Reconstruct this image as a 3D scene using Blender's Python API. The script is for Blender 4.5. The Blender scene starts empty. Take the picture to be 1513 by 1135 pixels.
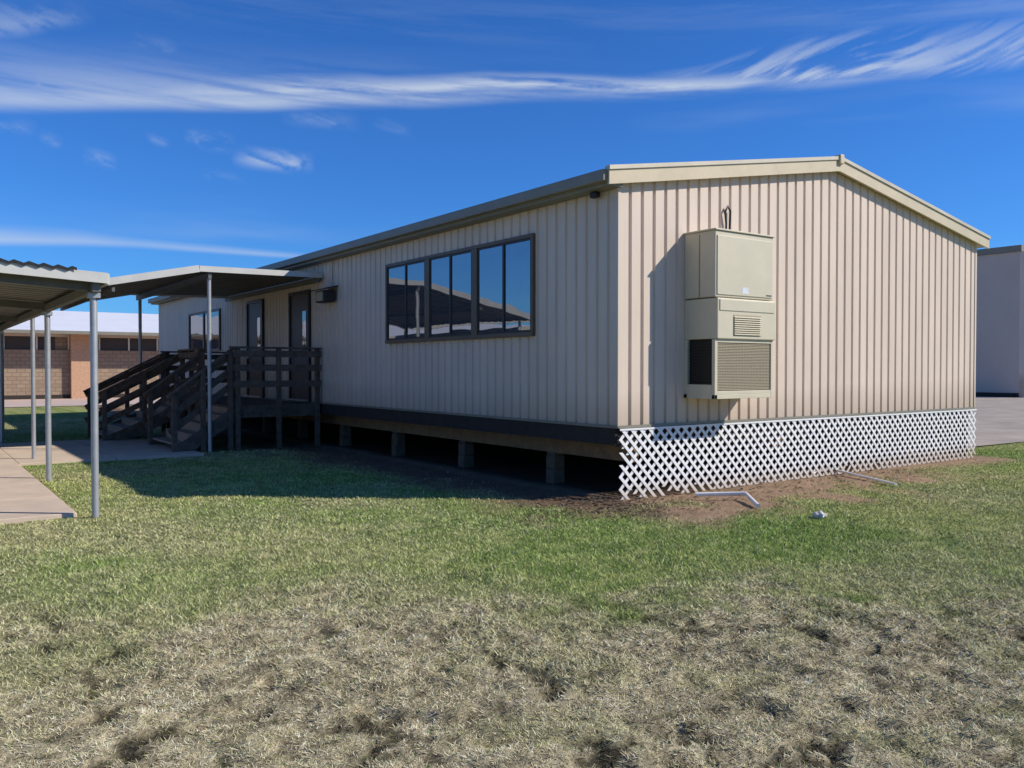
import bpy, math, random
import numpy as np
from mathutils import Vector, Matrix
random.seed(3); rng=np.random.default_rng(5)
scene=bpy.context.scene
R2=math.radians
# ---------------------------------------------------------------- frame
A=R2(35.6); V=np.array([math.sin(A),math.cos(A)]); Rr=np.array([math.cos(A),-math.sin(A)])
P=np.array([-7.044,-7.623]); H=1.6

# ---------------------------------------------------------------- materials
def nd(nt,t,**k):
    n=nt.nodes.new(t)
    for a,b in k.items(): setattr(n,a,b)
    return n
def mat(name,c,rough=.7,metal=0,var=.12,scale=6,bump=.0,bscale=60,c2=None,stretch=(1,1,1),spec=.4):
    m=bpy.data.materials.new(name); m.use_nodes=True; nt=m.node_tree
    b=nt.nodes['Principled BSDF']; b.inputs['Roughness'].default_value=rough
    b.inputs['Metallic'].default_value=metal; b.inputs['Specular IOR Level'].default_value=spec
    tc=nd(nt,'ShaderNodeTexCoord'); mp=nd(nt,'ShaderNodeMapping'); mp.inputs['Scale'].default_value=stretch
    nt.links.new(tc.outputs['Object'],mp.inputs['Vector'])
    n=nd(nt,'ShaderNodeTexNoise'); n.inputs['Scale'].default_value=scale; n.inputs['Detail'].default_value=6
    n.inputs['Roughness'].default_value=.65
    nt.links.new(mp.outputs[0],n.inputs['Vector'])
    r=nd(nt,'ShaderNodeValToRGB'); r.color_ramp.elements[0].position=.3; r.color_ramp.elements[1].position=.7
    if c2 is None: c2=[x*(1-2*var) for x in c]
    r.color_ramp.elements[0].color=(*c2,1); r.color_ramp.elements[1].color=(*c,1)
    nt.links.new(n.outputs['Fac'],r.inputs['Fac']); nt.links.new(r.outputs['Color'],b.inputs['Base Color'])
    if bump>0:
        n2=nd(nt,'ShaderNodeTexNoise'); n2.inputs['Scale'].default_value=bscale; n2.inputs['Detail'].default_value=4
        nt.links.new(mp.outputs[0],n2.inputs['Vector'])
        bp=nd(nt,'ShaderNodeBump'); bp.inputs['Strength'].default_value=bump; bp.inputs['Distance'].default_value=.02
        nt.links.new(n2.outputs['Fac'],bp.inputs['Height']); nt.links.new(bp.outputs[0],b.inputs['Normal'])
    return m
M_side=mat('siding_metal',(.74,.60,.475),.6,0,.08,1.6,.03,30,stretch=(1,1,.22))
def grime(m,zlo,zhi,col,mxv=.5):
    nt=m.node_tree;b=nt.nodes['Principled BSDF'];l=b.inputs['Base Color'].links[0].from_socket
    g=nd(nt,'ShaderNodeNewGeometry');s=nd(nt,'ShaderNodeSeparateXYZ');nt.links.new(g.outputs['Position'],s.inputs[0])
    n=nd(nt,'ShaderNodeTexNoise');n.inputs['Scale'].default_value=1.5;n.inputs['Detail'].default_value=8
    ma=nd(nt,'ShaderNodeMath',operation='MULTIPLY_ADD');nt.links.new(n.outputs['Fac'],ma.inputs[0]);ma.inputs[1].default_value=-(zhi-zlo)*1.6
    nt.links.new(s.outputs['Z'],ma.inputs[2])
    mr=nd(nt,'ShaderNodeMapRange');nt.links.new(ma.outputs[0],mr.inputs[0])
    mr.inputs[1].default_value=zlo-(zhi-zlo)*.8;mr.inputs[2].default_value=zhi-(zhi-zlo)*.8;mr.inputs[3].default_value=mxv;mr.inputs[4].default_value=0
    mx=nd(nt,'ShaderNodeMix',data_type='RGBA');nt.links.new(mr.outputs[0],mx.inputs[0]);nt.links.new(l,mx.inputs[6]);mx.inputs[7].default_value=(*col,1)
    nt.links.new(mx.outputs[2],b.inputs['Base Color'])
grime(M_side,.88,1.35,(.34,.25,.165),.55)
M_trim=mat('roof_trim',(.64,.53,.35),.5,0,.07,3)
M_gut=mat('gutter_metal',(.25,.23,.175),.5,0,.1,3)
M_roof=mat('roof_sheet',(.60,.53,.40),.5,.1,.1,2)
M_dark=mat('dark_frame',(.035,.03,.025),.5,0,.1)
M_bronze=mat('window_frame_bronze',(.15,.105,.065),.5,0,.1)
M_door=mat('door_paint',(.05,.04,.035),.5,0,.1)
M_wood=mat('deck_wood',(.18,.125,.09),.85,0,.3,8,.3,40)
M_stair=mat('stair_wood',(.40,.31,.23),.85,0,.15,8,.3,40)
M_rim=mat('rim_board',(.045,.034,.028),.85,0,.2,6,.2)
M_beam=mat('floor_beam',(.30,.18,.09),.85,0,.2,6,.2)
M_block=mat('concrete_block',(.17,.12,.08),.9,0,.2,9,.4)
M_conc=mat('concrete',(.70,.55,.41),.9,0,.12,1.6,.3,90)
M_galv=mat('galvanised_steel',(.50,.50,.50),.42,.5,.1,10)
M_can=mat('canopy_metal',(.17,.165,.15),.55,.1,.15,3)
M_canw=mat('canopy_fascia',(.64,.62,.56),.5,0,.08,3)
M_white=mat('white_vinyl',(.84,.82,.79),.45,0,.04,4)
grime(M_white,0,.25,(.48,.36,.24),.7)
M_pvc=mat('pvc_pipe',(.86,.82,.76),.4,0,.05,10)
M_ac=mat('ac_cabinet',(.64,.57,.41),.5,0,.05,2.5)
M_ac2=mat('ac_grille_metal',(.44,.36,.24),.6,0,.1,40)
M_coil=mat('ac_coil',(.04,.034,.028),.6,.2,.2,60)
M_brick=mat('brick_orange',(.60,.36,.22),.9,0,.15,12)
M_pink=mat('pale_pavement',(.60,.46,.38),.9,0,.08,1)
M_wroof=mat('white_roof',(.75,.75,.76),.5,0,.04,1)
M_bld=mat('stucco_beige',(.60,.50,.41),.85,0,.05,.5,.1)
M_asph=mat('gravel_lot',(.44,.37,.30),.95,0,.18,.9,.5,50)
M_rock=mat('rock_pale',(.66,.62,.55),.9,0,.1,20,.4)
M_black=mat('black_cable',(.02,.02,.02),.5)
M_lbl=mat('label_paper',(.8,.8,.82),.5)
M_leaf=mat('leaf_litter',(.20,.135,.08),.9,0,.3,14)
# brick wall
M_bwall=bpy.data.materials.new('brick_tan');M_bwall.use_nodes=True
nt=M_bwall.node_tree;b=nt.nodes['Principled BSDF'];b.inputs['Roughness'].default_value=.9
tc=nd(nt,'ShaderNodeTexCoord');sx=nd(nt,'ShaderNodeSeparateXYZ');cx_=nd(nt,'ShaderNodeCombineXYZ')
nt.links.new(tc.outputs['Object'],sx.inputs[0]);nt.links.new(sx.outputs['X'],cx_.inputs[0]);nt.links.new(sx.outputs['Z'],cx_.inputs[1])
br=nd(nt,'ShaderNodeTexBrick');br.inputs['Scale'].default_value=1;br.inputs['Brick Width'].default_value=.4;br.inputs['Row Height'].default_value=.2
br.inputs['Mortar Size'].default_value=.02
br.inputs['Color1'].default_value=(.27,.19,.125,1);br.inputs['Color2'].default_value=(.33,.24,.16,1);br.inputs['Mortar'].default_value=(.20,.15,.11,1)
nt.links.new(cx_.outputs[0],br.inputs['Vector']);nt.links.new(br.outputs['Color'],b.inputs['Base Color'])
# glass
M_glass=bpy.data.materials.new('window_glass');M_glass.use_nodes=True
nt=M_glass.node_tree;nt.nodes.clear();o=nd(nt,'ShaderNodeOutputMaterial');mx=nd(nt,'ShaderNodeMixShader');d=nd(nt,'ShaderNodeBsdfDiffuse');g=nd(nt,'ShaderNodeBsdfGlossy')
d.inputs[0].default_value=(.06,.065,.075,1);g.inputs[0].default_value=(.85,.86,.88,1);g.inputs['Roughness'].default_value=.015
lw=nd(nt,'ShaderNodeFresnel');lw.inputs[0].default_value=3.3
nn=nd(nt,'ShaderNodeTexNoise');nn.inputs['Scale'].default_value=1.6;bp=nd(nt,'ShaderNodeBump');bp.inputs['Strength'].default_value=.06;bp.inputs['Distance'].default_value=.1
nt.links.new(nn.outputs[0],bp.inputs['Height']);nt.links.new(bp.outputs[0],g.inputs['Normal'])
nt.links.new(lw.outputs[0],mx.inputs[0]);nt.links.new(d.outputs[0],mx.inputs[1]);nt.links.new(g.outputs[0],mx.inputs[2]);nt.links.new(mx.outputs[0],o.inputs[0])

# ---------------------------------------------------------------- mesh helpers
def empty(name,loc=(0,0,0)):
    e=bpy.data.objects.new(name,None);scene.collection.objects.link(e);e.empty_display_size=.2;return e
def mesh(name,vs,fs,m,parent=None,smooth=False):
    me=bpy.data.meshes.new(name);me.from_pydata([tuple(map(float,v)) for v in vs],[],fs);me.update()
    ob=bpy.data.objects.new(name,me);scene.collection.objects.link(ob);me.materials.append(m)
    if parent: ob.parent=parent
    if smooth:
        for p in me.polygons:p.use_smooth=True
    return ob
BF=[(0,3,2,1),(4,5,6,7),(0,1,5,4),(1,2,6,5),(2,3,7,6),(3,0,4,7)]
def bx(x0,x1,y0,y1,z0,z1): return [(x0,y0,z0),(x1,y0,z0),(x1,y1,z0),(x0,y1,z0),(x0,y0,z1),(x1,y0,z1),(x1,y1,z1),(x0,y1,z1)]
def bevel(ob,w):
    md=ob.modifiers.new('bevel','BEVEL');md.width=w;md.segments=2;md.limit_method='ANGLE';return ob
def box(name,x0,x1,y0,y1,z0,z1,m,parent=None,bev=0):
    ob=mesh(name,bx(x0,x1,y0,y1,z0,z1),BF,m,parent)
    if bev:bevel(ob,bev)
    return ob
def boxes(name,L,m,parent=None,bev=0):
    vs=[];fs=[]
    for q in L:
        o=len(vs);vs+= (bx(*q) if len(q)==6 else q);fs+=[tuple(i+o for i in f) for f in BF]
    ob=mesh(name,vs,fs,m,parent)
    if bev:bevel(ob,bev)
    return ob
def bar(p,q,w,h):
    p=Vector(p);q=Vector(q);d=(q-p).normalized()
    s=d.cross(Vector((0,0,1)))
    if s.length<1e-3:s=Vector((1,0,0))
    s.normalize();u=s.cross(d).normalized();s*=w/2;u*=h/2
    return [tuple(v) for v in (p-s-u,p+s-u,q+s-u,q-s-u,p-s+u,p+s+u,q+s+u,q-s+u)]
def tube(name,pts,r,m,parent=None,n=10):
    cu=bpy.data.curves.new(name,'CURVE');cu.dimensions='3D';sp=cu.splines.new('POLY');sp.points.add(len(pts)-1)
    for i,p in enumerate(pts):sp.points[i].co=(*p,1)
    cu.bevel_depth=r;cu.bevel_resolution=3;cu.use_fill_caps=True
    ob=bpy.data.objects.new(name,cu);scene.collection.objects.link(ob);cu.materials.append(m)
    if parent:ob.parent=parent
    return ob
def ribwall(name,L,zb,ztf,axis,m,parent,off=0.0,per=.205,dep=.026,fx=0.0):
    pts=[];s=0
    while s<L:
        for a,dd in((0,0),(.150,0),(.162,dep),(.190,dep),(.2049,0)):
            if s+a<=L:pts.append((s+a,dd))
        s+=per
    pts.append((L,0))
    vs=[];fs=[]
    for s,dd in pts:
        for z in(zb,ztf(s)):
            vs.append((fx+s,off+dd,z) if axis=='x' else (off+dd,fx+s,z))
    for i in range(len(pts)-1):
        f=(2*i,2*i+2,2*i+3,2*i+1);fs.append(f if axis=='x' else f[::-1])
    return mesh(name,vs,fs,m,parent)

# ---------------------------------------------------------------- numpy noise
TB=rng.random((256,256))
def vn(x,y):
    xi=np.floor(x).astype(int);yi=np.floor(y).astype(int);fx=x-xi;fy=y-yi
    fx=fx*fx*(3-2*fx);fy=fy*fy*(3-2*fy)
    g=lambda a,b:TB[a%256,b%256]
    return (g(xi,yi)*(1-fx)+g(xi+1,yi)*fx)*(1-fy)+(g(xi,yi+1)*(1-fx)+g(xi+1,yi+1)*fx)*fy
def fbm(x,y,o=4,r=.5):
    s=0;a=.5;t=0
    for i in range(o):
        s=s+a*vn(x*2**i+17*i,y*2**i+31*i);t+=a;a*=r
    return s/t
def ss(a,b,x):
    t=np.clip((x-a)/(b-a),0,1);return t*t*(3-2*t)
def lerp(a,b,t):return a+(b-a)*t[...,None]
def masks(x,y):
    dx=x-P[0];dy=y-P[1];D=dx*V[0]+dy*V[1];L=dx*Rr[0]+dy*Rr[1]
    b=5.75+ss(0,3,L)*.25-1.9*ss(-1.2,-2.7,L)
    n=fbm(x*.9,y*.9,4)
    dry=ss(-.6,.9,b-D+(n-.5)*2.2+(fbm(x*5,y*5,3)-.5)*1.6)
    dry=dry*(1-.3*ss(.54,.68,fbm(x*2.2+90,y*2.2+4,4)))
    dry=np.clip(dry+ss(.46,.74,fbm(x*.45+50,y*.45+9,5))*.38*(1-dry)+ss(.6,-3,L)*ss(12.5,8.5,D)*.6*fbm(x*2,y*2,3),0,1)
    cn=fbm(x*7+5,y*7+3,4,.65)
    region=ss(.36,.60,fbm(x*.9+31,y*.9+77,3))
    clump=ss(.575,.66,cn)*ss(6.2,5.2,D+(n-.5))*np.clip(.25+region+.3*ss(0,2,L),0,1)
    n2=fbm(x*1.7+3,y*1.7,4)
    d1=ss(-2.1,-1.0,y+(n2-.5)*1.8)*ss(-1.0,.1,x)*ss(6.8,4.8,x+(n2-.5)*2)
    d2=ss(-.6,-.3,y+(n2-.5)*.5)*ss(-.8,-.1,x+(n2-.5)*1.0)*ss(9.2,8.8,x)
    d3=ss(-1.1,-.2,y+(n2-.5)*.7)*ss(-1.8,-.6,x+(n2-.5)*1.4)*ss(9.2,8.8,x)
    dirt=np.clip(np.maximum(d1*(.55+.6*ss(.35,.55,n2)),np.maximum(d2,d3)),0,1)
    return dry,clump,dirt,n,n2,D,L
def colr(x,y):
    dry,cl,dirt,n,n2,D,L=masks(x,y)
    n3=fbm(x*7,y*7,3);n4=fbm(x*.5+70,y*.5+20,3);n5=fbm(x*17+9,y*17,3,.7)
    c=lerp(np.array([.255,.345,.085]),np.array([.40,.425,.15]),ss(.35,.68,n4*.6+n3*.4))
    c=lerp(c,np.array([.58,.49,.295]),dry)
    c=lerp(c,np.array([.47,.32,.20]),dirt)
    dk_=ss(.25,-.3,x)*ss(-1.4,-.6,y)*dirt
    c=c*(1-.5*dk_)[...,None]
    under_shade=ss(-.05,.4,x)*ss(0.05,.5,y)*ss(9,8.7,x)*(y<24)  # crawlspace shade painted into the soil colour beneath the floor
    c=c*(1-.75*under_shade)[...,None]
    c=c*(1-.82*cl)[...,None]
    c=c*(.76+.48*n3)[...,None]
    c=c*(1+dry*(n5-.5)*1.9)[...,None]
    return np.clip(c,.01,.9),dry,cl,dirt,D,L

# ---------------------------------------------------------------- ground
far=[-900,-500,-280,-160,-100,-65,-45,-32,-24]
ax=np.concatenate([far,np.arange(-17,-10,.2),np.arange(-10,5,.04),np.arange(5,13,.1),[15,18,22,28,36,48,65,100,160,280,500,900]])
ay=np.concatenate([far,np.arange(-17,-12,.5),np.arange(-12,0,.04),np.arange(0,10,.1),np.arange(10,26,.6),[28,32,40,50,65,100,160,280,500,900]])
X,Y=np.meshgrid(ax,ay,indexing='ij')
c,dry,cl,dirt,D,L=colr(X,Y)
near=ss(20,14,np.hypot(X+3,Y+1))
def hgt(X,Y,dry,cl):
    return (fbm(X*1.2,Y*1.2,3)-.5)*.045+(fbm(X*8,Y*8,3)-.5)*(.014+.055*dry)+(fbm(X*19+4,Y*19,2)-.5)*.024*dry-cl*.02
Z=hgt(X,Y,dry,cl)*near-.012
nx,ny=X.shape
vs=np.stack([X,Y,Z],-1).reshape(-1,3)
idx=np.arange(nx*ny).reshape(nx,ny)
F=np.stack([idx[:-1,:-1],idx[1:,:-1],idx[1:,1:],idx[:-1,1:]],-1).reshape(-1,4)
def npmesh(name,vs,F,cols,m,smooth=True):
    k=F.shape[1];me=bpy.data.meshes.new(name);me.vertices.add(len(vs));me.vertices.foreach_set('co',vs.astype(np.float32).ravel())
    me.loops.add(F.size);me.loops.foreach_set('vertex_index',F.astype(np.int32).ravel())
    me.polygons.add(len(F));me.polygons.foreach_set('loop_start',np.arange(0,F.size,k,dtype=np.int32))
    me.polygons.foreach_set('use_smooth',np.full(len(F),smooth))
    me.update(calc_edges=True)
    a=me.attributes.new('col','FLOAT_COLOR','POINT')
    a.data.foreach_set('color',np.concatenate([cols,np.ones((len(cols),1))],1).astype(np.float32).ravel())
    me.materials.append(m);ob=bpy.data.objects.new(name,me);scene.collection.objects.link(ob);return ob
M_gr=bpy.data.materials.new('lawn_soil');M_gr.use_nodes=True;nt=M_gr.node_tree;b=nt.nodes['Principled BSDF'];b.inputs['Roughness'].default_value=1;b.inputs['Specular IOR Level'].default_value=.1
at=nd(nt,'ShaderNodeAttribute',attribute_name='col');tc=nd(nt,'ShaderNodeTexCoord')
n1=nd(nt,'ShaderNodeTexNoise');n1.inputs['Scale'].default_value=45;n1.inputs['Detail'].default_value=5;n1.inputs['Roughness'].default_value=.75;nt.links.new(tc.outputs['Object'],n1.inputs['Vector'])
mr=nd(nt,'ShaderNodeMapRange');nt.links.new(n1.outputs[0],mr.inputs[0]);mr.inputs[1].default_value=.3;mr.inputs[2].default_value=.7;mr.inputs[3].default_value=.25;mr.inputs[4].default_value=1.1
vm=nd(nt,'ShaderNodeVectorMath',operation='SCALE');nt.links.new(at.outputs['Color'],vm.inputs[0]);nt.links.new(mr.outputs[0],vm.inputs['Scale']);nt.links.new(vm.outputs[0],b.inputs['Base Color'])
bp=nd(nt,'ShaderNodeBump');bp.inputs['Strength'].default_value=.7;bp.inputs['Distance'].default_value=.03;nt.links.new(n1.outputs[0],bp.inputs['Height']);nt.links.new(bp.outputs[0],b.inputs['Normal'])
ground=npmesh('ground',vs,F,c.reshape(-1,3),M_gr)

# ---------------------------------------------------------------- lawn blades
def zat(x,y):
    i=np.clip(np.searchsorted(ax,x)-1,0,nx-2);j=np.clip(np.searchsorted(ay,y)-1,0,ny-2)
    u=(x-ax[i])/(ax[i+1]-ax[i]);v=(y-ay[j])/(ay[j+1]-ay[j])
    return (Z[i,j]*(1-u)+Z[i+1,j]*u)*(1-v)+(Z[i,j+1]*(1-u)+Z[i+1,j+1]*u)*v
N=600000
t=rng.random(N);D0=2.4*(24/2.4)**(t**.95)
L0=(rng.random(N)*2-1)*(D0*.70+.5)
x=P[0]+D0*V[0]+L0*Rr[0];y=P[1]+D0*V[1]+L0*Rr[1]
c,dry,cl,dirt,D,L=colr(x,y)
keep=~((x>0)&(x<8.9)&(y>-.02))&~((x<-5.5)&(x>-7.8)&(y>2.5))&~((x<-2.5)&(x>-5.6)&(y>8.4)&(y<13.2))&~((x>9.5)&(y>.9))&~((x>-3.2)&(x<0)&(y>9))
keep&=rng.random(N)>dirt*.96
keep&=rng.random(N)>cl*.55
keep&=(x>-16.5)&(x<12.8)&(y>-11.8)
x,y,c,dry,cl,D=[q[keep] for q in(x,y,c,dry,cl,D)];N=len(x)
z=zat(x,y)
th=rng.random(N)*2*math.pi;s=np.clip(D/4,.75,2.8)
h=(.009+.015*rng.random(N))*(1-.35*dry)*np.clip(s,.8,1.4)*(.7+.6*fbm(x*3,y*3,2));w=(.0013+.0017*rng.random(N))*s*(1+.5*dry)
ph=rng.random(N)*2*math.pi;ln=h*(.4+.9*rng.random(N))+dry*.035*rng.random(N)
b0=np.stack([x-np.cos(th)*w,y-np.sin(th)*w,z-.002],-1);b1=np.stack([x+np.cos(th)*w,y+np.sin(th)*w,z-.002],-1)
tp=np.stack([x+np.cos(ph)*ln,y+np.sin(ph)*ln,z+h],-1)
vs=np.stack([b0,b1,tp],1).reshape(-1,3)
k=(.55+.95*rng.random(N))[:,None]
straw=(rng.random(N)<.13+.2*dry)[:,None]
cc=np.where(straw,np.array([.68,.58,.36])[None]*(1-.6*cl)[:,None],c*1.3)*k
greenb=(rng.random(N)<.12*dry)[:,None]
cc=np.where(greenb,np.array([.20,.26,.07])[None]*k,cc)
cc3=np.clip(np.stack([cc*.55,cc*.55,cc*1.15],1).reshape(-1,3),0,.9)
M_bl=bpy.data.materials.new('grass_blade');M_bl.use_nodes=True;nt=M_bl.node_tree;b=nt.nodes['Principled BSDF'];b.inputs['Roughness'].default_value=.8;b.inputs['Specular IOR Level'].default_value=.15
at=nd(nt,'ShaderNodeAttribute',attribute_name='col');nt.links.new(at.outputs['Color'],b.inputs['Base Color'])
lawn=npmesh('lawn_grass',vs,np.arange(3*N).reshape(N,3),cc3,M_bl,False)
lv=[];lf=[]
for i in range(1100):
    if i<650:px_,py_=random.gauss(-.35,.45),random.gauss(-.25,.45)
    else:px_,py_=random.uniform(0,6),-abs(random.gauss(.1,.5))-.05
    pz=float(zat(np.array([px_]),np.array([py_]))[0]);r=random.uniform(.012,.035);a=random.random()*6.28
    o=len(lv)
    for kx,ky in((-1,-.4),(1,-.3),(.8,.5),(-.9,.35)):
        lv.append((px_+r*(kx*math.cos(a)-ky*math.sin(a)),py_+r*(kx*math.sin(a)+ky*math.cos(a)),pz+.006+random.uniform(0,.018)))
    lf.append((o,o+1,o+2,o+3))
mesh('leaf_litter',lv,lf,M_leaf)

# ---------------------------------------------------------------- paths
ccw=empty('concrete_walkway')
yy=2.6
sl_=[]
while yy<40:
    sl_.append((-7.7,-5.55,yy,yy+1.49,-.05,.035));yy+=1.505
boxes('slabs',sl_,M_conc,ccw,.008)
ccp=empty('concrete_path')
boxes('slabs',[(-5.54,-4.06,8.5,13.1,-.05,.03),(-4.045,-2.55,8.5,13.1,-.05,.03)],M_conc,ccp,.008)
mesh('gravel_lot',[(9.6,1.0,.004),(120,-2,.004),(120,140,.004),(9.6,140,.004)],[(0,1,2,3)],M_asph)
mesh('pale_pavement',[(-70,33,.008),(9.5,33,.008),(9.5,43,.008),(-70,43,.008)],[(0,1,2,3)],M_pink)

# ---------------------------------------------------------------- modular classroom
W=8.78;LEN=23.0;ZB=.885
cl_=empty('modular_classroom_building')
ez=3.98;sl=.168;mid=4.39;rt=.19
def rtop(xx): return ez+sl*(min(xx,2*mid-xx)+.25)
rz=rtop(mid)
ribwall('gable_wall_siding',W-.04,ZB,lambda s:rtop(s+.02)-rt+.03,'x',M_side,cl_,0,fx=.02)
ribwall('long_wall_siding',LEN,ZB,lambda s:ez-rt+.06,'y',M_side,cl_,0)
box('rear_wall',.05,W,LEN-.05,LEN,ZB,ez-.1,M_side,cl_)
box('right_wall',W-.05,W,.05,LEN-.05,ZB,ez-.1,M_side,cl_)
boxes('corner_trim',[(-.012,.035,-.012,.0,ZB,ez-.15),(-.012,.0,0,.05,ZB,ez-.15),(W-.04,W+.012,-.012,.0,ZB,ez-.15)],M_side,cl_)
boxes('sill_trim',[(0,W,-.016,-.004,ZB-.015,ZB+.02),(-.016,-.004,0,LEN,ZB-.015,ZB+.02)],M_gut,cl_)
def prism(name,poly,y0,y1,m):
    n=len(poly);vs=[(px,y0,pz) for px,pz in poly]+[(px,y1,pz) for px,pz in poly]
    fs=[tuple(range(n)),tuple(range(2*n-1,n-1,-1))]+[(i,i+n,(i+1)%n+n,(i+1)%n) for i in range(n)]
    return mesh(name,vs,fs,m,cl_)
xl=-.22;xr=2*mid+.22
prism('roof',[(xl,ez),(mid,rz),(xr,ez),(xr,ez-.15),(mid,rz-.15),(xl,ez-.15)],-.08,LEN+.1,M_roof)
prism('gable_trim',[(xl-.03,ez+.012),(mid,rz+.012),(xr+.03,ez+.012),(xr+.03,ez-rt),(mid,rz-rt),(xl-.03,ez-rt)],-.115,-.082,M_trim)
prism('gable_trim_cap',[(xl-.04,ez+.030),(mid,rz+.030),(xr+.04,ez+.030),(xr+.04,ez-.02),(mid,rz-.02),(xl-.04,ez-.02)],-.135,-.05,M_roof)
boxes('gutter',[(xl-.10,xl-.003,-.08,LEN+.1,ez-.15,ez-.01),(xr+.003,xr+.1,-.08,LEN+.1,ez-.15,ez-.01)],M_gut,cl_,.012)
box('soffit',xl,-.002,-.08,LEN+.1,ez-.19,ez-.152,M_gut,cl_)
box('ridge_cap',mid-.05,mid+.05,-.16,-.04,rz-.09,rz+.05,M_trim,cl_,.012)
# floor frame
box('floor_slab',.02,W-.02,.06,LEN-.02,.80,.88,M_rim,cl_)
boxes('rim_board',[(.0,.05,.05,LEN,.66,.868),(.06,W-.05,.07,.12,.64,.80)],M_rim,cl_)
boxes('floor_beam',[(.32,.45,.1,LEN-.1,.43,.70),(3.2,3.35,.1,LEN-.1,.43,.70),(5.9,6.05,.1,LEN-.1,.43,.70)]+[(.06,W-.06,yy,yy+.09,.705,.795) for yy in np.arange(.4,LEN-.5,1.2)],M_beam,cl_)
L_=[]
for xx in(.42,3.27,5.97,8.2):
    for yy in np.arange(1.75,LEN,2.35):
        L_+=[(xx-.10,xx+.10,yy-.09,yy+.09,-.05,.19),(xx-.09,xx+.09,yy-.1,yy+.1,.193,.38),(xx-.08,xx+.08,yy-.09,yy+.09,.383,.428)]
boxes('block_piers',L_,M_block,cl_,.008)
boxes('light_block_skirt',[(W-.04,W-.02,.1,LEN,0,.8),(.1,W-.1,LEN-.04,LEN-.02,0,.8)],M_rim,cl_)  # unseen skirts added to keep light from leaking under the floor
# windows
wins=empty('window_band');wins.parent=cl_
y0,y1,z0,z1=1.71,6.0,2.11,3.41
L_=[(-.05,.0,y0-.05,y1+.05,z1,z1+.05),(-.06,.0,y0-.05,y1+.05,z0-.06,z0),(-.05,.0,y0-.05,y0,z0,z1),(-.05,.0,y1,y1+.05,z0,z1)]
pw=(y1-y0)/3
for i in(1,2):L_.append((-.048,0,y0+pw*i-.075,y0+pw*i+.075,z0,z1))
boxes('window_frame',L_,M_bronze,wins,.004)
L_=[];G=[]
for i in range(3):
    a=y0+pw*i+(.075 if i else 0);b_=y0+pw*(i+1)-(.075 if i<2 else 0);m_=(a+b_)/2
    L_+=[(-.034,-.012,m_-.022,m_+.022,z0+.03,z1-.03),(-.034,-.012,a,b_,z0,z0+.03),(-.034,-.012,a,b_,z1-.03,z1),(-.034,-.012,a,a+.03,z0+.03,z1-.03),(-.034,-.012,b_-.03,b_,z0+.03,z1-.03)]
    G+=[(-.018,-.006,a+.03,m_-.022,z0+.03,z1-.03),(-.024,-.011,m_+.022,b_-.03,z0+.03,z1-.03)]
boxes('sash',L_,M_dark,wins);boxes('panes',G,M_glass,wins)
def doorset(ya,yb,nm):
    d=empty(nm);d.parent=cl_
    zt=3.22
    boxes('door_frame',[(-.06,0,ya-.06,ya,ZB,zt),(-.06,0,yb,yb+.06,ZB,zt),(-.06,0,ya-.06,yb+.06,zt,zt+.07)],M_dark,d)
    box('door_leaf',-.03,-.002,ya,yb,ZB+.02,zt,M_door,d)
    box('vision_panel',-.036,-.031,ya+.14,ya+.34,1.95,2.85,M_glass,d)
    box('handle',-.09,-.031,yb-.12,yb-.06,1.85,1.98,M_galv,d,.01)
    box('threshold',-.12,0,ya-.05,yb+.05,ZB+.022,ZB+.05,M_galv,d)
doorset(9.65,10.7,'door');doorset(12.55,13.6,'door_rear')
w2=empty('small_window');w2.parent=cl_
boxes('frame',[(-.05,0,16.0,19.0,3.2,3.26),(-.05,0,16.0,19.0,2.1,2.16),(-.05,0,15.95,16.0,2.1,3.26),(-.05,0,19,19.05,2.1,3.26),(-.045,0,17.45,17.55,2.16,3.2)],M_bronze,w2)
boxes('pane',[(-.02,-.003,16.0,17.45,2.16,3.2),(-.02,-.003,17.55,19.0,2.16,3.2)],M_glass,w2)
wl=empty('wall_floodlight');wl.parent=cl_
box('housing',-.30,-.06,8.2,8.66,2.93,3.17,M_dark,wl,.03)
box('bracket',-.07,0,8.33,8.54,3.0,3.15,M_dark,wl)
mesh('hood',[(-.36,8.15,3.18),(-.02,8.15,3.27),(-.02,8.71,3.27),(-.36,8.71,3.18),(-.36,8.15,3.16),(-.02,8.15,3.24),(-.02,8.71,3.24),(-.36,8.71,3.16)],[(0,1,2,3),(7,6,5,4),(0,4,5,1),(3,2,6,7),(0,3,7,4)],M_dark,wl)
box('lens',-.302,-.301,8.26,8.60,2.96,3.14,M_ac2,wl)
tube('conduit',[(-.02,8.44,3.2),(-.02,8.44,3.82)],.012,M_galv,wl)
el=empty('eave_floodlight');el.parent=cl_
box('lamp',-.14,-.05,.26,.38,3.71,3.785,M_black,el,.02)

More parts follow.
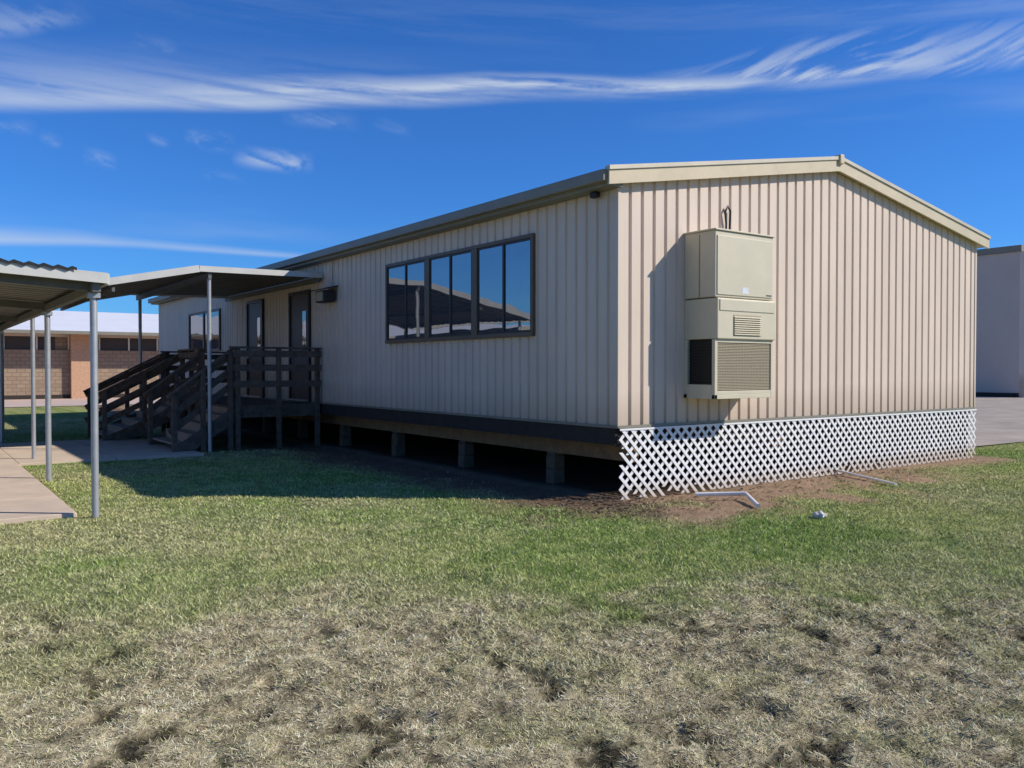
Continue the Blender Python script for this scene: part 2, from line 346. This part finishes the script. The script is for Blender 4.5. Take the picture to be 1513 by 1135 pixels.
# ---------------------------------------------------------------- lattice skirt
ls=empty('lattice_skirting')
def slats(zlo,zhi,yy,sg):
    out=[];p=.152;hh=.020*math.sqrt(2)
    s=-(zhi-zlo)
    while s<W+(zhi-zlo):
        xa,za,xb,zb=(s,zlo,s+(zhi-zlo),zhi) if sg>0 else (s,zhi,s+(zhi-zlo),zlo)
        k=(zb-za)/(xb-xa)
        if xa<.02: za+=k*(.02-xa);xa=.02
        if xb>W-.02: zb-=k*(xb-W+.02);xb=W-.02
        if xb-xa>.06:
            cut=random.random();am=random.uniform(.04,.16)
            lowx=xa if za<zb else xb
            if (lowx<1.6 and cut<.45) or cut<.06:
                if za<zb: za+=am;xa+=am/k
                else: zb+=am;xb-=am/abs(k)
            out.append([(xa-hh,yy,za),(xa+hh,yy,za),(xa+hh,yy+.006,za),(xa-hh,yy+.006,za),(xb-hh,yy,zb),(xb+hh,yy,zb),(xb+hh,yy+.006,zb),(xb-hh,yy+.006,zb)])
        s+=p
    return out
boxes('slats_back',slats(-.01,.862,-.026,1),M_white,ls);boxes('slats_front',slats(-.01,.862,-.034,-1),M_white,ls)
boxes('edge_strip',[(0,W,-.042,-.036,.845,.868)],M_white,ls)

# ---------------------------------------------------------------- wall AC
ac=empty('wall_air_conditioner')
x0,x1,yf=1.15,2.29,-.52
box('upper_cabinet',x0,x1,yf,-.001,2.50,3.33,M_ac,ac,.012)
box('upper_door_panel',x0+.03,x1-.03,yf-.012,yf-.001,2.53,3.27,M_ac,ac,.006)
box('top_flange',x0-.015,x1+.015,yf-.02,-.001,3.331,3.352,M_ac,ac,.004)
box('mid_cabinet',x0+.012,x1+.02,yf-.03,-.001,1.975,2.488,M_ac,ac,.012)
box('mid_panel',x0+.05,x1-.02,yf-.04,yf-.031,2.33,2.47,M_ac,ac,.005)
L_=[]
for i in range(9):
    z=2.03+i*.027;L_.append([(x0+.32,yf-.048,z),(x0+.84,yf-.048,z),(x0+.84,yf-.031,z+.012),(x0+.32,yf-.031,z+.012),(x0+.32,yf-.048,z+.006),(x0+.84,yf-.048,z+.006),(x0+.84,yf-.031,z+.02),(x0+.32,yf-.031,z+.02)])
boxes('vent_louvres',L_,M_ac,ac);box('vent_back',x0+.31,x0+.85,yf-.0335,yf-.0305,2.02,2.285,M_ac2,ac)
boxes('lower_cabinet',[(x0,x0+.05,yf,yf+.05,1.22,1.974),(x1-.04,x1,yf,-.001,1.22,1.974),(x0,x0+.05,-.06,-.001,1.22,1.974),(x0,x1-.04,yf,-.001,1.22,1.275),(x0+.0,x0+.012,yf+.05,-.06,1.275,1.40),(x0+.05,x1-.04,yf+.001,yf+.02,1.276,1.32),(x0+.05,x1-.04,yf+.001,yf+.02,1.93,1.974)],M_ac,ac,.004)
box('coil_block',x0+.06,x1-.05,yf+.05,-.02,1.28,1.97,M_coil,ac)
L_=[(x0+.05,x1-.04,yf+.014,yf+.020,zz,zz+.013) for zz in np.arange(1.33,1.93,.02)]+[(xx,xx+.006,yf+.021,yf+.026,1.32,1.93) for xx in np.arange(x0+.06,x1-.05,.03)]
boxes('coil_grille',L_,M_ac2,ac)
L_=[(x0+.012,x0+.018,yf+.05,-.06,zz,zz+.006) for zz in np.arange(1.41,1.96,.04)]
boxes('side_grille',L_,M_dark,ac)
boxes('label',[(x0+.50,x0+.62,yf-.0145,yf-.0125,2.56,2.64)],M_lbl,ac)
boxes('latch',[(x1-.16,x1-.05,yf-.0145,yf-.0125,2.55,2.565)],M_dark,ac)
box('side_seam',x0-.003,x0-.0005,-.27,-.255,2.5,3.3,M_gut,ac)
box('disconnect_box',2.42,2.55,-.09,0,2.0,2.27,M_galv,ac,.008)
tube('cable_loop',[(1.93,-.02,3.30),(1.93,-.03,3.55),(1.90,-.035,3.70),(1.95,-.04,3.78),(2.01,-.035,3.72),(2.0,-.03,3.5),(1.97,-.06,3.36)],.014,M_black,ac)
tube('conduit',[(2.48,-.04,2.0),(2.48,-.04,1.75),(2.3,-.04,1.7)],.012,M_galv,ac)

# ---------------------------------------------------------------- pipes & rock
def gpt(px,py,z=0):
    dep=(H-z)*1250/(py-545);lat=(px-756.5)/1250*dep
    return (P[0]+dep*V[0]+lat*Rr[0],P[1]+dep*V[1]+lat*Rr[1],z)
tube('drain_pipe',[gpt(1028,731,.05),gpt(1103,730,.07),gpt(1121,748,.02)],.026,M_pvc)
tube('condensate_pipe',[(3.9,-.02,.05),gpt(1228,693,.05),gpt(1325,716,.03)],.018,M_pvc)
import bmesh
def rock(nm,loc,r,m):
    bm=bmesh.new();bmesh.ops.create_icosphere(bm,subdivisions=3,radius=r)
    for v in bm.verts:
        n=v.co.normalized();k=1+.28*math.sin(n.x*5+1)*math.cos(n.y*4)+.1*math.sin(n.z*11+n.x*7);v.co=v.co*k;v.co.z*=.7
    me=bpy.data.meshes.new(nm);bm.to_mesh(me);bm.free();ob=bpy.data.objects.new(nm,me);ob.location=loc;scene.collection.objects.link(ob);me.materials.append(m)
rock('rock',gpt(1213,762,.03),.06,M_rock)

# ---------------------------------------------------------------- deck
dk=empty('wooden_deck')
DF=.87;DY0,DY1=9.13,14.4;DX=-1.8
boxes('deck_boards',[(DX,-.02,a,a+.135,DF-.035,DF) for a in np.arange(DY0,DY1,.142)],M_wood,dk)
boxes('deck_rim',[(DX,-.02,DY0-.045,DY0-.003,DF-.24,DF),(DX,-.02,DY1+.04,DY1+.08,DF-.24,DF),(DX-.045,DX-.003,DY0-.045,DY1+.08,DF-.24,DF-.0)],M_wood,dk)
posts=[];rails=[]
RT=2.02
for xx in(-.1,-.92,-1.75):
    posts.append((xx-.045,xx+.045,DY0-.14,DY0-.05,0,RT-.02));posts.append((xx-.045,xx+.045,DY1+.085,DY1+.175,0,RT-.02))
for yy in(DY0-.17,DY1+.2):
    for zz in(1.30,1.62,1.90):rails.append(bar((-.05,yy,zz),(DX-.05,yy,zz),.035,.13))
    rails.append(bar((-.03,yy+.07*(1 if yy<11 else -1),RT),(DX-.1,yy+.07*(1 if yy<11 else -1),RT),.15,.04))
for yy in(11.05,11.8,12.55):posts.append((DX-.14,DX-.05,yy-.045,yy+.045,0,RT-.02))
for zz in(1.30,1.62,1.90):rails.append(bar((DX-.16,11.0,zz),(DX-.16,12.6,zz),.035,.13))
rails.append(bar((DX-.1,10.95,RT),(DX-.1,12.65,RT),.15,.04))
def stair(ya,yb,run,n,m):
    st=[];r=DF/n;t_=run/(n-1)
    for i in range(1,n):
        z=DF-r*i;xa=DX-.05-t_*(i);st.append((xa,xa+t_+.03,ya,yb,z-.04,z));st.append((xa+t_-.0,xa+t_+.02,ya,yb,z,z+r-.045))
    boxes('stair_treads',st,m,dk)
    sr=[]
    for yy in(ya-.03,yb+.03):
        sr.append(bar((DX-.05,yy,DF-.2),(DX-.05-run,yy,-.02),.04,.26))
        for k in(0,.5,1):
            xx=DX-.08-run*k;zf=DF*(1-k);posts.append((xx-.045,xx+.045,yy-.045,yy+.045,0,zf+1.1))
        for hh in(.42,.72,1.02):sr.append(bar((DX-.02,yy+.065,DF+hh),(DX-.16-run,yy+.065,hh-.04),.035,.12))
        sr.append(bar((DX-.0,yy+.02,DF+1.14),(DX-.2-run,yy+.02,1.06),.14,.04))
    boxes('stair_rails',sr,M_wood,dk)
stair(9.12,10.98,1.05,5,M_stair);stair(12.62,14.4,1.65,6,M_stair)
boxes('deck_posts',posts,M_wood,dk,.006);boxes('deck_rails',rails,M_wood,dk)
boxes('deck_joists',[(xx,xx+.04,DY0,DY1,DF-.2,DF-.04) for xx in(-1.4,-1,-.6,-.2)],M_wood,dk)

# ---------------------------------------------------------------- canopies
def sheet(name,xa,za,xb,zb,y0,y1,m,parent,per=.30,dep=.05,run='x'):
    pts=[];s=y0
    while s<y1:
        for a,d_ in((0,0),(.19,0),(.22,dep),(.27,dep),(.2999,0)):
            if s+a<=y1:pts.append((s+a,d_))
        s+=per
    vs=[];fs=[]
    for s,d_ in pts:vs+=[(xa,s,za+d_),(xb,s,zb+d_)]
    for i in range(len(pts)-1):fs.append((2*i,2*i+1,2*i+3,2*i+2))
    return mesh(name,vs,fs,m,parent)
ec=empty('entrance_canopy')
CY0,CY1=8.9,15.2;CX=-2.5
sheet('roof_sheet',-.05,3.53,CX,3.47,CY0+.03,CY1,M_can,ec)
sheet('sloping_sheet',CX,3.44,-5.5,2.80,CY0+.03,CY1,M_can,ec)
boxes('fascia',[bar((-.03,CY0,3.53),(CX,CY0,3.50),.03,.11),bar((CX-.01,CY0-.002,3.50),(-5.6,CY0-.002,2.83),.03,.13),bar((-.03,CY1,3.53),(CX,CY1,3.50),.03,.11),bar((CX-.01,CY1,3.50),(-5.6,CY1,2.83),.03,.13),bar((-5.6,CY0,2.82),(-5.6,CY1,2.82),.03,.13)],M_canw,ec)
boxes('beams',[bar((CX+.2,CY0+.03,3.38),(CX+.2,CY1,3.38),.06,.12)],M_can,ec)
boxes('purlins',[bar((-.1,CY0+.03,3.44),(-.1,CY1,3.44),.05,.1),bar((-4.0,CY0+.04,3.03),(-4.0,CY1,3.03),.05,.08)],M_can,ec)
for yy in(9.0,14.9):tube('post',[(-2.3,yy,0),(-2.3,yy,3.34)],.04,M_galv,ec)
for yy in(9.2,15.0):tube('outer_post',[(-5.25,yy,0),(-5.25,yy,2.8)],.035,M_galv,ec)

wc=empty('walkway_canopy')
WX0,WX1=-8.2,-5.3;WY0=2.15;WY1=34
sheet('roof_sheet',WX1,2.55,WX0,2.70,WY0+.03,WY1,M_can,wc)
boxes('fascia',[bar((WX1,WY0,2.555),(WX0,WY0,2.705),.04,.11),bar((WX1,WY0+.021,2.55),(WX1,WY1,2.55),.04,.11),bar((WX0,WY0+.021,2.70),(WX0,WY1,2.70),.04,.11)],M_canw,wc)
vs=[];fs=[];n=60
for i in range(n+1):
    xx=-5.6-2.6*i/n;zz=2.645+.15*i/n+.014*math.sin(i*2*math.pi/3.0)
    vs+=[(xx,WY0-.04,zz),(xx,WY0+1.2,zz+.02),(xx,WY0-.04,zz-.03)]
for i in range(n):a=3*i;fs+=[(a,a+3,a+4,a+1),(a+2,a+5,a+3,a)]
mesh('corrugated_overlay',vs,fs,M_black,wc)
boxes('beams',[bar((-5.4,WY0+.05,2.46),(-5.4,WY1,2.46),.08,.09),bar((-7.9,WY0+.05,2.58),(-7.9,WY1,2.58),.08,.12)],M_can,wc)
boxes('rafters',[bar((-5.4,yy,2.48),(-7.9,yy,2.62),.06,.1) for yy in(2.4,6.06,9.75,13.5,17.2,20.9,24.6,28.3)],M_can,wc)
for yy in(2.4,6.06,13.5,20.9,28.3):
    tube('post_right',[(-5.4,yy,0),(-5.4,yy,2.46)],.038,M_galv,wc);tube('post_left',[(-7.9,yy,0),(-7.9,yy,2.56)],.038,M_galv,wc)
    boxes('post_bracket',[(-5.46,-5.34,yy-.06,yy+.06,2.36,2.413)],M_galv,wc)

# ---------------------------------------------------------------- school building (far left)
sb=empty('brick_school_building')
FX0,FX1,FY=-60,14,43
box('brick_wall',FX0,FX1,FY,FY+.3,0,2.6,M_bwall,sb)
box('upper_wall',FX0,FX1,FY+.06,FY+.3,3.3,3.55,M_bld,sb)
boxes('window_strip',[(a+.25,a+5.4,FY+.12,FY+.14,2.6,3.3) for a in np.arange(FX0,FX1-6,6)],M_door,sb)
boxes('mullions',[(a,a+.08,FY+.05,FY+.11,2.6,3.3) for a in np.arange(FX0,FX1,1.5)],M_canw,sb)
box('brick_piers_between',FX0,FX1,FY+.2,FY+.28,2.6,3.3,M_bwall,sb)
boxes('brick_pillars',[(a-.5,a+.5,FY-.35,FY-.01,0,3.49) for a in np.arange(FX0+.6,FX1,6)],M_brick,sb)
box('base_band',FX0,FX1,FY-.03,FY-.003,0,.22,M_rim,sb)
mesh('roof',[(FX0,FY-1.6,3.55),(FX1,FY-1.6,3.55),(FX1,FY+6,5.05),(FX0,FY+6,5.05)],[(0,1,2,3)],M_wroof,sb)
mesh('roof_rear',[(FX0,FY+6,5.05),(FX1,FY+6,5.05),(FX1,FY+13,3.6),(FX0,FY+13,3.6)],[(0,1,2,3)],M_wroof,sb)
box('eave_fascia',FX0,FX1,FY-1.63,FY-1.6,3.40,3.57,M_gut,sb)
box('soffit',FX0,FX1,FY-1.6,FY,3.46,3.50,M_bld,sb)
mesh('gable_end',[(FX0,FY,0),(FX0,FY+13,0),(FX0,FY+13,3.6),(FX0,FY+6,5.0),(FX0,FY,3.7)],[(0,1,2,3,4)],M_bwall,sb)
mesh('gable_end_b',[(FX1,FY,0),(FX1,FY+13,0),(FX1,FY+13,3.6),(FX1,FY+6,5.0),(FX1,FY,3.7)],[(4,3,2,1,0)],M_bwall,sb)
g2=empty('classroom_wing')
box('walls',-44,-32,2,34,0,2.9,M_bld,g2)
mesh('roof',[(-44.4,1.5,2.9),(-31.5,1.5,2.9),(-31.5,34.5,2.9),(-44.4,34.5,2.9),(-38,1.5,4.2),(-38,34.5,4.2)],[(0,4,5,3),(4,1,2,5),(0,1,4),(2,3,5)],M_wroof,g2)
boxes('windows',[(-31.99,-31.95,a,a+3,1.3,2.4) for a in np.arange(4,32,4.5)],M_glass,g2)

# ---------------------------------------------------------------- gymnasium (far right)
gb=empty('stucco_gymnasium_building')
bxX,bxY=43.2,14.2
box('main_block',bxX,95,bxY,62,0,8.1,M_bld,gb)
boxes('parapet_cap',[(bxX-.12,95.1,bxY-.12,62.1,8.103,8.45)],M_gut,gb)
boxes('wall_reveals',[(bxX-.02,bxX-.002,yy,yy+.06,.1,8.1) for yy in np.arange(18,60,6)],M_gut,gb)
boxes('pilaster',[(bxX,bxX+.7,bxY-.3,bxY-.003,0,8.1),(bxX+5,bxX+5.7,bxY-.3,bxY-.003,0,8.1)],M_side,gb)
boxes('entry_recess',[(bxX+.75,bxX+4.95,bxY-.05,bxY-.004,0,4.4)],M_rim,gb)
box('base',bxX-.04,95,bxY-.01,62,0,.25,M_rim,gb)

# ---------------------------------------------------------------- cirrus (distant mesh veil, its sunlit white given as emission, 1.5 km out)
def ae(px,py):
    a=math.atan((px-756.5)/1250);return a,math.atan((545-py)/1250*math.cos(a))
az=np.radians(np.arange(-46,46.01,.08));el2=np.radians(np.arange(0,33,.08))
AZ,EL=np.meshgrid(az,el2,indexing='ij')
wob=(fbm(AZ*7+3,EL*9,3)-.5)*.010
def streak(pts,noise,lo,hi,pw=2.0,warp=1.0,lpw=1.0):
    a_=[ae(q[0],q[1])[0] for q in pts];e_=[ae(q[0],q[1])[1] for q in pts]
    t=np.linspace(a_[0],a_[-1],400);kern=np.hanning(41);kern/=kern.sum()
    def sm(v):
        q=np.interp(t,a_,v);q=np.convolve(np.pad(q,20,mode='edge'),kern,'valid') if len(pts)>5 else q
        return np.interp(AZ,t,q)
    c0=sm(e_);up=sm([q[2]/1250 for q in pts]);dn=sm([q[3]/1250 for q in pts]);st=sm([q[4] for q in pts])
    d=EL+wob*warp-c0
    k=np.where(d>0,np.clip(1-d/up,0,1)**pw,ss(0,1,np.clip(1+d/dn,0,1))**lpw)
    return k*ss(lo,hi,noise)*st
fib=lambda sa,se,sh,o,sd:fbm(AZ*sa+sd,(EL+sh*AZ+wob*.5)*se+sd*2,o,.62)
f1=fib(5,90,.05,6,3);f1b=fib(2.5,22,.05,4,8)
f2=fbm((AZ+.5*EL)*9+5,(EL-.30*AZ+(fbm(AZ*9,EL*9,2)-.5)*.022)*95+8,5,.6)
f3=fbm(AZ*22+40+(fbm(AZ*30,EL*30,2)-.5)*1.5,(EL+.3*AZ)*75+3,6,.65)
al=streak([(-200,135,90,22,.52),(0,146,85,22,.56),(150,152,75,18,.62),(330,155,52,16,.68),(560,146,38,20,.66),(760,138,28,20,.6),(1000,132,24,16,.55),(1120,128,28,16,.5),(1300,118,36,16,.3),(1513,72,40,14,.35),(1700,20,40,14,.35)],f1*.6+f1b*.4,.24,.68,1.4)
al=np.maximum(al,streak([(120,146,50,16,0),(250,142,34,16,.55),(420,137,26,15,.78),(700,128,18,14,.82),(1000,127,15,11,.92),(1110,124,18,10,.6),(1200,120,20,10,0)],f1,.16,.55,1.2))
al=np.maximum(al,streak([(920,132,20,10,0),(1060,126,30,14,.7),(1180,112,50,20,.85),(1280,104,54,24,.68),(1400,96,46,28,.5),(1500,78,40,28,.66),(1650,56,44,28,.5)],f2,.36,.70,.9))
al=np.maximum(al,streak([(-200,356,24,12,.55),(0,354,24,12,.55),(110,356,20,10,.46),(200,360,12,8,.32),(420,377,7,6,.42),(520,385,6,5,0)],f1*.5+.35,.2,.7,1.3,.25))
al=np.maximum(al,streak([(-200,50,60,34,.35),(0,40,50,30,.32),(80,34,40,20,.22),(150,30,30,20,0)],f3,.36,.74))
al=np.maximum(al,streak([(900,190,25,20,0),(1100,178,50,25,.18),(1350,160,50,25,.24),(1650,140,50,25,.2)],f1b,.3,.75))
al=np.maximum(al,streak([(-200,360,90,40,.2),(300,345,70,40,.15),(700,330,30,30,0)],f1b,.35,.8))
al=np.maximum(al,streak([(1100,10,60,60,.06),(1500,10,60,40,.16),(1700,10,60,40,.16)],f1,.35,.75))
al=np.maximum(al,streak([(-200,110,60,60,.14),(200,100,60,60,.14),(600,100,40,40,.06),(1000,90,30,30,0)],f1b*.5+f1*.5,.35,.7))
for (px,py,wd,ht,s_) in((150,238,28,16,.34),(312,210,40,18,.36),(405,240,62,20,.62),(475,180,60,18,.24),(20,188,40,14,.2),(225,74,50,20,.16),(78,137,55,18,.5),(78,208,20,12,.18),(330,262,40,12,.13),(235,210,20,10,.16),(580,190,30,12,.14)):
    al=np.maximum(al,streak([(px-wd,py-6,ht,ht,0),(px-wd*.3,py-2,ht,ht,s_),(px+wd*.4,py+3,ht,ht,s_),(px+wd,py+7,ht,ht,0)],f3*.8+f2*.2,.34,.70,1.2,.3,1.5))
edge=ss(R2(45.5),R2(40),np.abs(AZ))*ss(R2(32.8),R2(29),EL)
al=np.clip(al*edge,0,.93)
RAD=1500
ang=AZ+A
vsx=np.stack([P[0]+RAD*np.cos(EL)*np.sin(ang),P[1]+RAD*np.cos(EL)*np.cos(ang),H+RAD*np.sin(EL)],-1)
na,ne=AZ.shape;idx=np.arange(na*ne).reshape(na,ne)
F=np.stack([idx[:-1,:-1],idx[1:,:-1],idx[1:,1:],idx[:-1,1:]],-1).reshape(-1,4)
af=al.reshape(-1);F=F[af[F].max(1)>.004]
used,inv=np.unique(F,return_inverse=True);F=inv.reshape(-1,4)
M_cl=bpy.data.materials.new('cirrus');M_cl.use_nodes=True;nt=M_cl.node_tree;nt.nodes.clear()
o=nd(nt,'ShaderNodeOutputMaterial');mx=nd(nt,'ShaderNodeMixShader');tr=nd(nt,'ShaderNodeBsdfTransparent');em=nd(nt,'ShaderNodeEmission');em.inputs[0].default_value=(.76,.86,1,1);em.inputs[1].default_value=.80
at=nd(nt,'ShaderNodeAttribute',attribute_name='col')
nt.links.new(at.outputs['Fac'],mx.inputs[0]);nt.links.new(tr.outputs[0],mx.inputs[1]);nt.links.new(em.outputs[0],mx.inputs[2]);nt.links.new(mx.outputs[0],o.inputs[0])
cirrus=npmesh('sky_cirrus_clouds',vsx.reshape(-1,3)[used],F,np.repeat(af[used][:,None],3,1),M_cl)

# ---------------------------------------------------------------- lights
S=Vector((4.3,-3.6,3.95))
sd=bpy.data.lights.new('sun','SUN');sd.energy=5.0;sd.angle=R2(.6);sd.color=(1,.94,.84)
so=bpy.data.objects.new('sun',sd);scene.collection.objects.link(so);so.rotation_euler=(-S).to_track_quat('-Z','Y').to_euler()
w=bpy.data.worlds.new('World');scene.world=w;w.use_nodes=True;nt=w.node_tree;nt.nodes.clear();LK=nt.links.new
sky=nd(nt,'ShaderNodeTexSky');sky.sky_type='NISHITA';sky.sun_disc=False
sky.sun_elevation=math.atan2(S.z,math.hypot(S.x,S.y));sky.sun_rotation=math.atan2(S.x,S.y)
sky.air_density=1.0;sky.dust_density=.15;sky.ozone_density=3.0
tint=nd(nt,'ShaderNodeMix',data_type='RGBA',blend_type='MULTIPLY');tint.inputs[0].default_value=1
LK(sky.outputs[0],tint.inputs[6]);tint.inputs[7].default_value=(.33,.84,1.62,1)
bg=nd(nt,'ShaderNodeBackground');bg.inputs['Strength'].default_value=.085;LK(tint.outputs[2],bg.inputs['Color'])
o=nd(nt,'ShaderNodeOutputWorld');LK(bg.outputs[0],o.inputs[0])

# ---------------------------------------------------------------- camera
cd=bpy.data.cameras.new('camera');cam=bpy.data.objects.new('camera',cd);scene.collection.objects.link(cam)
cam.location=(P[0],P[1],H);cam.rotation_euler=(R2(90)-math.atan(22.5/1250),0,-A)
cd.sensor_width=36;cd.lens=36*1250/1513;cd.clip_end=4000;cd.clip_start=.05
scene.camera=cam
scene.view_settings.view_transform='Standard';scene.view_settings.look='None';scene.view_settings.exposure=0
